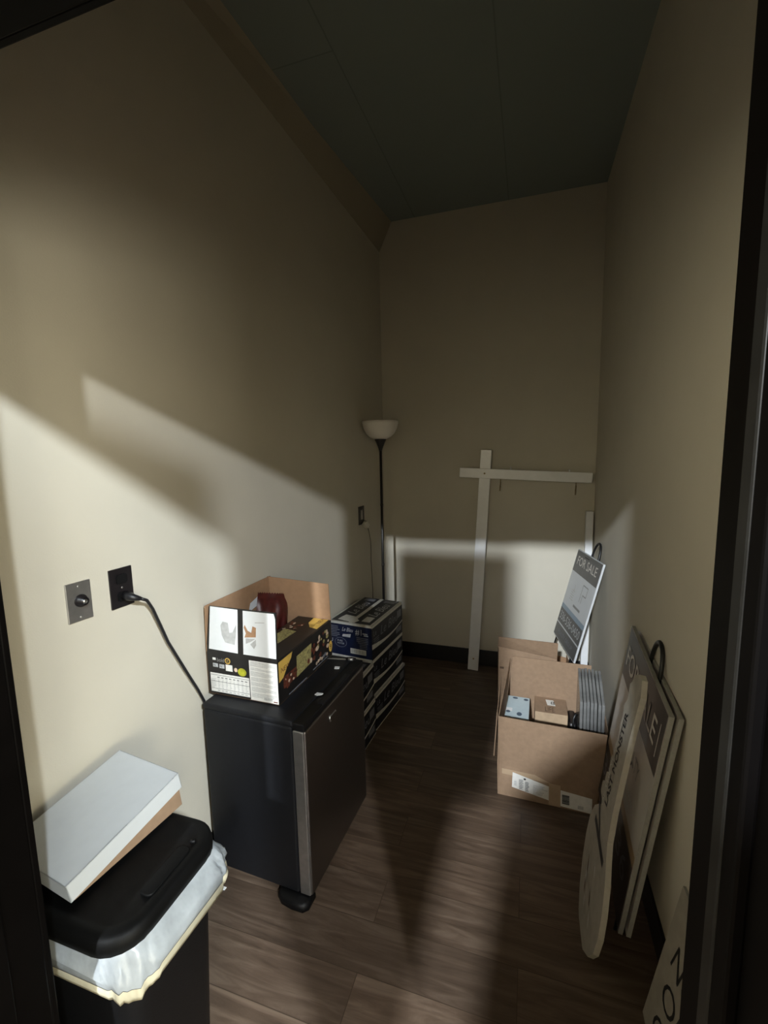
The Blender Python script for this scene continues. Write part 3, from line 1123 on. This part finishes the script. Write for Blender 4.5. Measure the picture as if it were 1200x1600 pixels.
# things in the front box
t = thing('tissue_carton', (-.03, 2.16, .005), 'pale blue carton with dark ovals inside the front cardboard box, at left', 'carton')
m = MB(Matrix.Translation((-.030, 2.165, .006)) @ Matrix.Rotation(-.03, 4, 'Z'))
m.box((-.058, -.095, 0), (.058, .095, .262), 'pale_blue')
tf = (V(-.058, -.095, .262), V(1, 0, 0), V(0, 1, 0), V(0, 0, 1))
for x, y, rx, ry in ((.046, .172, .013, .009), (.098, .168, .011, .010), (.072, .030, .012, .016), (.02, .04, .010, .010)):
    m.oval(tf, x, y, rx, ry, 'blue_oval')
m.patch(tf, .006, .045, .038, .075, 'paper', .0005)
m.build('case', t, bevel=.002)
t = thing('small_carton', (.13, 2.26, .005), 'small brown carton with a white sticker inside the front cardboard box', 'carton')
m = MB(Matrix.Translation((.131, 2.258, .006)))
m.box((-.076, -.082, 0), (.074, .066, .245), 'kraft_light')
tf = (V(-.076, -.082, .245), V(1, 0, 0), V(0, 1, 0), V(0, 0, 1))
m.patch(tf, 0, 0, .15, .148, 'kraft', .0003)
m.poly(tf, [(.060, .070), (.098, .070), (.090, .122), (.052, .122)], 'label_white')
m.text('8', tf, .076, .080, .030, 'ink', .0009)
m.text('LIFE', tf, .048, .012, .042, 'ink_brown', .0008, width=.042)
m.build('case', t, bevel=.0015)
t = thing('wire_clip', (.222, 2.19, .2), 'bent black wire clip poking up beside the small brown carton', 'clip')
m = MB()
m.tube([(.222, 2.13, .005), (.222, 2.13, .20), (.226, 2.14, .262), (.236, 2.15, .282), (.246, 2.155, .274)], .006, 'wire_black', 8)
m.build('wire', t)

t = thing('gap_shade', (.222, 2.2, .006), 'small black block added as the shade in the gap between the small brown carton and the plastic holders', 'shade block')
m = MB()  # solid black shape stands in for the shade beside the holders
m.rings([[V(.224 + (x - .224) * k, 2.215 + (y - 2.215) * k, z) for x, y in ((.210, 2.15), (.244, 2.15), (.246, 2.285), (.210, 2.285))] for z, k in ((.006, .9), (.03, 1), (.20, 1), (.228, .8))], 'device_black')
m.build('case', t, bevel=.006)

# clear plastic holders stacked on edge at the wall
proto = None
for k in range(7):
    x = .238 + k * .0150
    if proto is None:
        t = thing('plastic_holder', (x, 2.08, .006), 'clear plastic sheet holder on edge in the front box, leaning to the right wall', 'plastic holder', 'clear plastic holders stacked on edge')
        m = MB()
        h = .385
        m.hexa([(x + .012, 2.08, .006), (x + .0245, 2.08, .006), (x + .0245, 2.29, .006), (x + .012, 2.29, .006),
                (x + .006, 2.075, h), (x + .0185, 2.075, h), (x + .030, 2.305, h + .055), (x + .0175, 2.305, h + .055)], 'clear_film')
        m.build('sleeve', t, bevel=.002)
        proto = t
    else:
        o = copy_tree(proto)
        o.location = proto.location + V(k * .0150, random.uniform(-.008, .012), 0)

# ------------------------------------------------------------------ taller cardboard box behind
t = thing('storage_box', (.06, 2.7, 0), 'taller open brown cardboard box behind the labelled box, against the back wall', 'box')
m = MB()
X0, X1, YN, YF, H = -.140, .262, 2.42, 2.985, .385
m.box((X0, YN, 0), (X1, YF, T), 'kraft_inside')
m.slab((X0, YN, 0), (.165, YN, 0), (.165, YN, .420), (X0, YN, .457), (0, 1, 0), T, 'kraft')
m.slab((.165, YN, 0), (X1, YN, 0), (X1, YN, .30), (.165, YN, .32), (0, 1, 0), T, 'kraft')
m.slab((X0, YF, 0), (X1, YF, 0), (X1, YF, .18), (X0, YF, .26), (0, -1, 0), T, 'kraft_inside')
m.slab((X0, YN, 0), (X0, YF, 0), (X0, YF, .26), (X0, YN, .45), (1, 0, 0), T, 'kraft')
m.slab((X1, YN, 0), (X1, YF, 0), (X1, YF, .20), (X1, YN, .30), (-1, 0, 0), T, 'kraft_inside')
fr = (V(X0, YN, 0), V(1, 0, 0), V(0, 0, 1), V(0, -1, 0))
m.patch(fr, .012, .33, .034, .342, 'ink_brown', .0006)
m.build('case', t)
m = MB()
m.slab((X0, YN, .458), (.165, YN, .421), (.166, YN - .030, .520), (X0 + .006, YN - .030, .524), (0, 1, 0), T, 'kraft')
m.build('flap', t)


# ------------------------------------------------------------------ yard signs leaning on the right wall
def sign_axes(tl, tr, bl):
    tl, tr, bl = Vector(tl), Vector(tr), Vector(bl)
    u = (tr - tl)
    w = u.length
    u.normalize()
    v = (tl - bl)
    v -= u * v.dot(u)
    h = v.length
    v.normalize()
    n = u.cross(v)
    return bl, u, v, n, w, h


# far sign
o_, u, v, n, w, h = sign_axes((.309, 2.986, .903), (.386, 2.533, .919), (.175, 2.944, .361))
t = thing('sale_sign', o_, 'FOR SALE yard sign with phone number, tilted behind the boxes in the far corner', 'sign', 'FOR SALE yard signs')
m = MB()
th = .010
m.prism([(0, 0), (w, 0), (w, h), (0, h)], o_, u, v, n, th, 'sign_board_cool', 'sign_board_cool')
fr = (o_, u, v, n)
m.patch(fr, .004, .76 * h, w - .004, h - .004, 'sign_charcoal', .0008)
m.text('FOR SALE', fr, w / 2, .845 * h, .052, 'sign_letter', .0014, width=.36, center=True)
m.patch(fr, .16, .955 * h, .24, .965 * h, 'ink', .0014)
m.patch(fr, .004, .325 * h, w - .004, .375 * h, 'sign_blue', .0008)
m.patch(fr, .004, .165 * h, w - .004, .325 * h, 'sign_charcoal', .0008)
m.patch(fr, .004, .150 * h, w - .004, .165 * h, 'sign_board_cool', .0010)
m.patch(fr, .004, .004, w - .004, .150 * h, 'sign_charcoal', .0008)
m.text('336-536-0450', fr, w / 2, .205 * h, .050, 'print_white', .0014, width=.40, center=True)
m.text('REALTY GROUP', fr, w / 2, .06 * h, .024, 'print_pale', .0014, width=.30, center=True)
m.text('A', fr, .13, .56 * h, .05, 'ink_faint', .0012, width=.03)
for k in range(5):
    m.patch(fr, .10, .47 * h + k * .014, .10 + random.uniform(.05, .07), .47 * h + k * .014 + .006, 'ink_faint', .0012)
for x0, y0, x1, y1 in ((.27, .52, .275, .70), (.27, .695, .36, .705), (.355, .60, .36, .70), (.30, .60, .36, .61), (.30, .52, .305, .61)):
    m.patch(fr, x0, y0 * h, x1, y1 * h, 'ink_grey', .0012)
m.patch(fr, .20, .43 * h, .33, .455 * h, 'ink_grey', .0012)
m.build('panel', t)
m = MB()
bk = o_ - n * (th + .005)
leg = .385
m.tube([bk + u * .03 + v * -leg, bk + u * .03 + v * (h * .9), bk + u * .36 + v * (h * .9), bk + u * .36 + v * -.375], .0045, 'wire_black', 8)
m.build('stake', t)
m = MB()
pts = []
for k in range(13):
    an = math.pi * k / 12
    pts.append(bk + u * (w * .60 - .055 * math.cos(an)) + v * (h - .02 + .02 + .085 * math.sin(an)))
pts = [pts[0] - v * .06] + pts + [pts[-1] - v * .06]
m.tube(pts, .0065, 'wire_black', 10)
m.build('loop', t)


def near_sign(off, label, printed):
    S = .945

    def cs(p):
        p = V(p)
        c = V(0, 0, 1.52)
        return c + (p - c) * S
    bl, u, v, n, w, h = sign_axes(cs((.407, 1.936, .817)), cs((.385, 1.337, .783)), cs((.320, 1.982, .043)))
    bl = bl - n * off
    t = thing('sale_sign', bl, label, 'sign', 'FOR SALE yard signs')
    m = MB()
    th = .012
    m.prism([(0, 0), (w, 0), (w, h), (0, h)], bl, u, v, n, th, 'sign_board', 'sign_edge')
    if printed:
        fr = (bl, u, v, n)
        m.patch(fr, .003, .735 * h, w - .006, h - .003, 'sign_dark', .0008)
        for e in (0, .002, .004):
            m.text('FOR SALE', fr, w * .465 + e, .808 * h, .078, 'sign_letter', .0014 + e * .15, width=w * .82, center=True)
        m.patch(fr, w * .925, .79 * h, w * .935, .93 * h, 'sign_letter', .0014)
        m.patch(fr, .003, .315 * h, w - .006, .365 * h, 'sign_tan', .0008)
        m.patch(fr, .003, .003, w - .006, .315 * h, 'sign_dark', .0008)
        m.text('336-536', fr, w * .46, .15 * h, .080, 'print_pale', .0014, width=.50, center=True)
        m.text('REALTY', fr, .26, .56 * h, .05, 'ink_grey', .0014, width=.18)
        m.poly(fr, [(.30, .50 * h), (.315, .50 * h), (.36, .57 * h), (.345, .57 * h)], 'ink', .0014)
        m.patch(fr, .28, .44 * h, .44, .46 * h, 'ink_faint', .0014)
        m.patch(fr, .30, .40 * h, .42, .415 * h, 'ink_faint', .0014)
    m.build('panel', t)
    m = MB()
    bk = bl - n * (th + .006)
    dn = bl.z / v.z
    m.tube([bk + u * .09 - v * (dn - .01), bk + u * .09 + v * (h * .5)], .0045, 'wire_black', 8)
    m.tube([bk + u * (w - .09) - v * (dn + .06), bk + u * (w - .09) + v * (h * .5)], .0045, 'wire_black', 8)
    m.tube([bk + u * .09 + v * (h * .5), bk + u * (w - .09) + v * (h * .5)], .0045, 'wire_black', 8)
    m.build('stake', t)
    return t, bl, u, v, n, w, h, th


ns = near_sign(0, 'large FOR SALE yard sign leaning on the right wall behind the giant key, front one', True)
ns2 = near_sign(.022, 'large yard sign tucked behind the front FOR SALE sign at the right wall', False)
t, bl, u, v, n, w, h, th = ns2
m = MB()
pts = []
for k in range(15):
    an = math.pi * k / 14
    pts.append(bl + n * .004 + u * (w * .545 - .060 * math.cos(an)) + v * (h + .085 * math.sin(an)))
pts = [pts[0] - v * .05] + pts + [pts[-1] - v * .05]
m.tube(pts, .0065, 'wire_black', 10)
m.build('loop', t)

# ------------------------------------------------------------------ giant wooden key leaning on the sign
t, bl, u, v, n, w, h, th = ns
KS = .945
kc = V(0, 0, 1.52)
KB = kc + (V(.213, 1.295, .0) - kc) * KS
KT = kc + (V(.350, 1.497, .820) - kc) * KS
ax = (KT - KB)
kl = ax.length
ax.normalize()
kw = V(0, 1, 0) - ax * ax.y
kw.normalize()
kn = kw.cross(ax)
if kn.x > 0:
    kn = -kn
t = thing('giant_key', KB, 'giant pale wooden key, round end on the floor, leaning on a FOR SALE sign', 'key prop')
# outline of the key: toothed shaft above, round bow below
poly = [(-.008, .84), (-.024, .791), (.008, .663), (.028, .535), (.047, .404), (.047, .314), (.029, .269), (-.001, .212), (-.020, .135), (-.022, .07), (-.002, .010),
        (.043, -.035), (.107, -.064), (.177, -.060), (.234, -.028), (.276, .032), (.304, .111), (.313, .193), (.303, .263), (.265, .318), (.215, .347), (.183, .363),
        (.190, .378), (.222, .392), (.220, .428), (.192, .438), (.194, .470), (.166, .480), (.172, .530), (.142, .545), (.138, .600), (.126, .612), (.132, .668), (.118, .690), (.128, .725), (.100, .748), (.104, .800), (.085, .812), (.069, .838), (.02, .851)]
poly = [(x * KS, y * KS) for x, y in poly]
m = MB()
m.prism(poly, KB, kw, ax, kn, .016, 'key_board', 'key_edge')
frk = (KB, kw, ax, kn)
# lettering runs up the shaft
ltr = (KB, ax, -kw if (ax.cross(-kw)).dot(kn) > 0 else kw, kn)
sgn = 1 if ltr[2].dot(kw) > 0 else -1
s_ = 'LAST MONSTER'
la = (ax + kw * -.17).normalized()
for e in (0, .0012, .0024):
    m.text(s_, (KB + kw * (.125 + e) + ax * (.365 + e), la, ltr[2], kn), 0, -.016, .032, 'ink', .001, width=.31)
m.text('OF THE YEAR', (KB + kw * .165 + ax * .345, la, ltr[2], kn), 0, -.010, .018, 'ink_faint', .001, width=.22)
m.poly(frk, [(.05, .215), (.215, .270), (.212, .292), (.045, .238)], 'ink', .0012)
m.poly(frk, [(.135, .262), (.205, .335), (.19, .342), (.118, .258)], 'ink', .0012)
for k in range(9):
    x0 = random.uniform(.08, .20)
    y0 = random.uniform(.0, .17)
    m.poly(frk, [(x0, y0), (x0 + .012, y0 + .01), (x0 + .02, y0 + random.uniform(.03, .06)), (x0 + .006, y0 + .03)], 'ink_brown' if k % 3 == 0 else 'ink_faint', .0012)
m.build('board', t)

# ------------------------------------------------------------------ old lettered sign beside the right jamb
t = thing('lettered_sign', (.33, .9, 0), 'worn pale sign with black hand lettering, leaning by the right door jamb', 'sign')
o_, u, v, n, w, h = sign_axes((.398, 1.186, .41), (.398, .62, .41), (.326, 1.19, .0))
m = MB()
m.prism([(0, 0), (w, 0), (w, h), (0, h)], o_, u, v, n, .008, 'old_sign', 'sign_edge')
fr = (o_, u, v, n)
m.text('NO', fr, .050, .235, .07, 'ink', .001, width=.13, shear=.2)
m.text('OIL', fr, .050, .135, .07, 'ink', .001, width=.15, shear=.2)
m.text('CO', fr, .050, .035, .07, 'ink', .001, shear=.2)
m.build('board', t)

# ------------------------------------------------------------------ scraps on the floor
m = MB()
m.prism([(-.008, -.004), (.006, -.006), (.010, .003), (-.004, .006)], (-1.00, 1.155, .004), (1, .2, 0), (-.2, 1, 0), (0, 0, 1), .0035, 'paper')
tag(m.build('paper_scrap'), 'tiny white paper scrap on the floor beside the trash can', 'paper scrap')
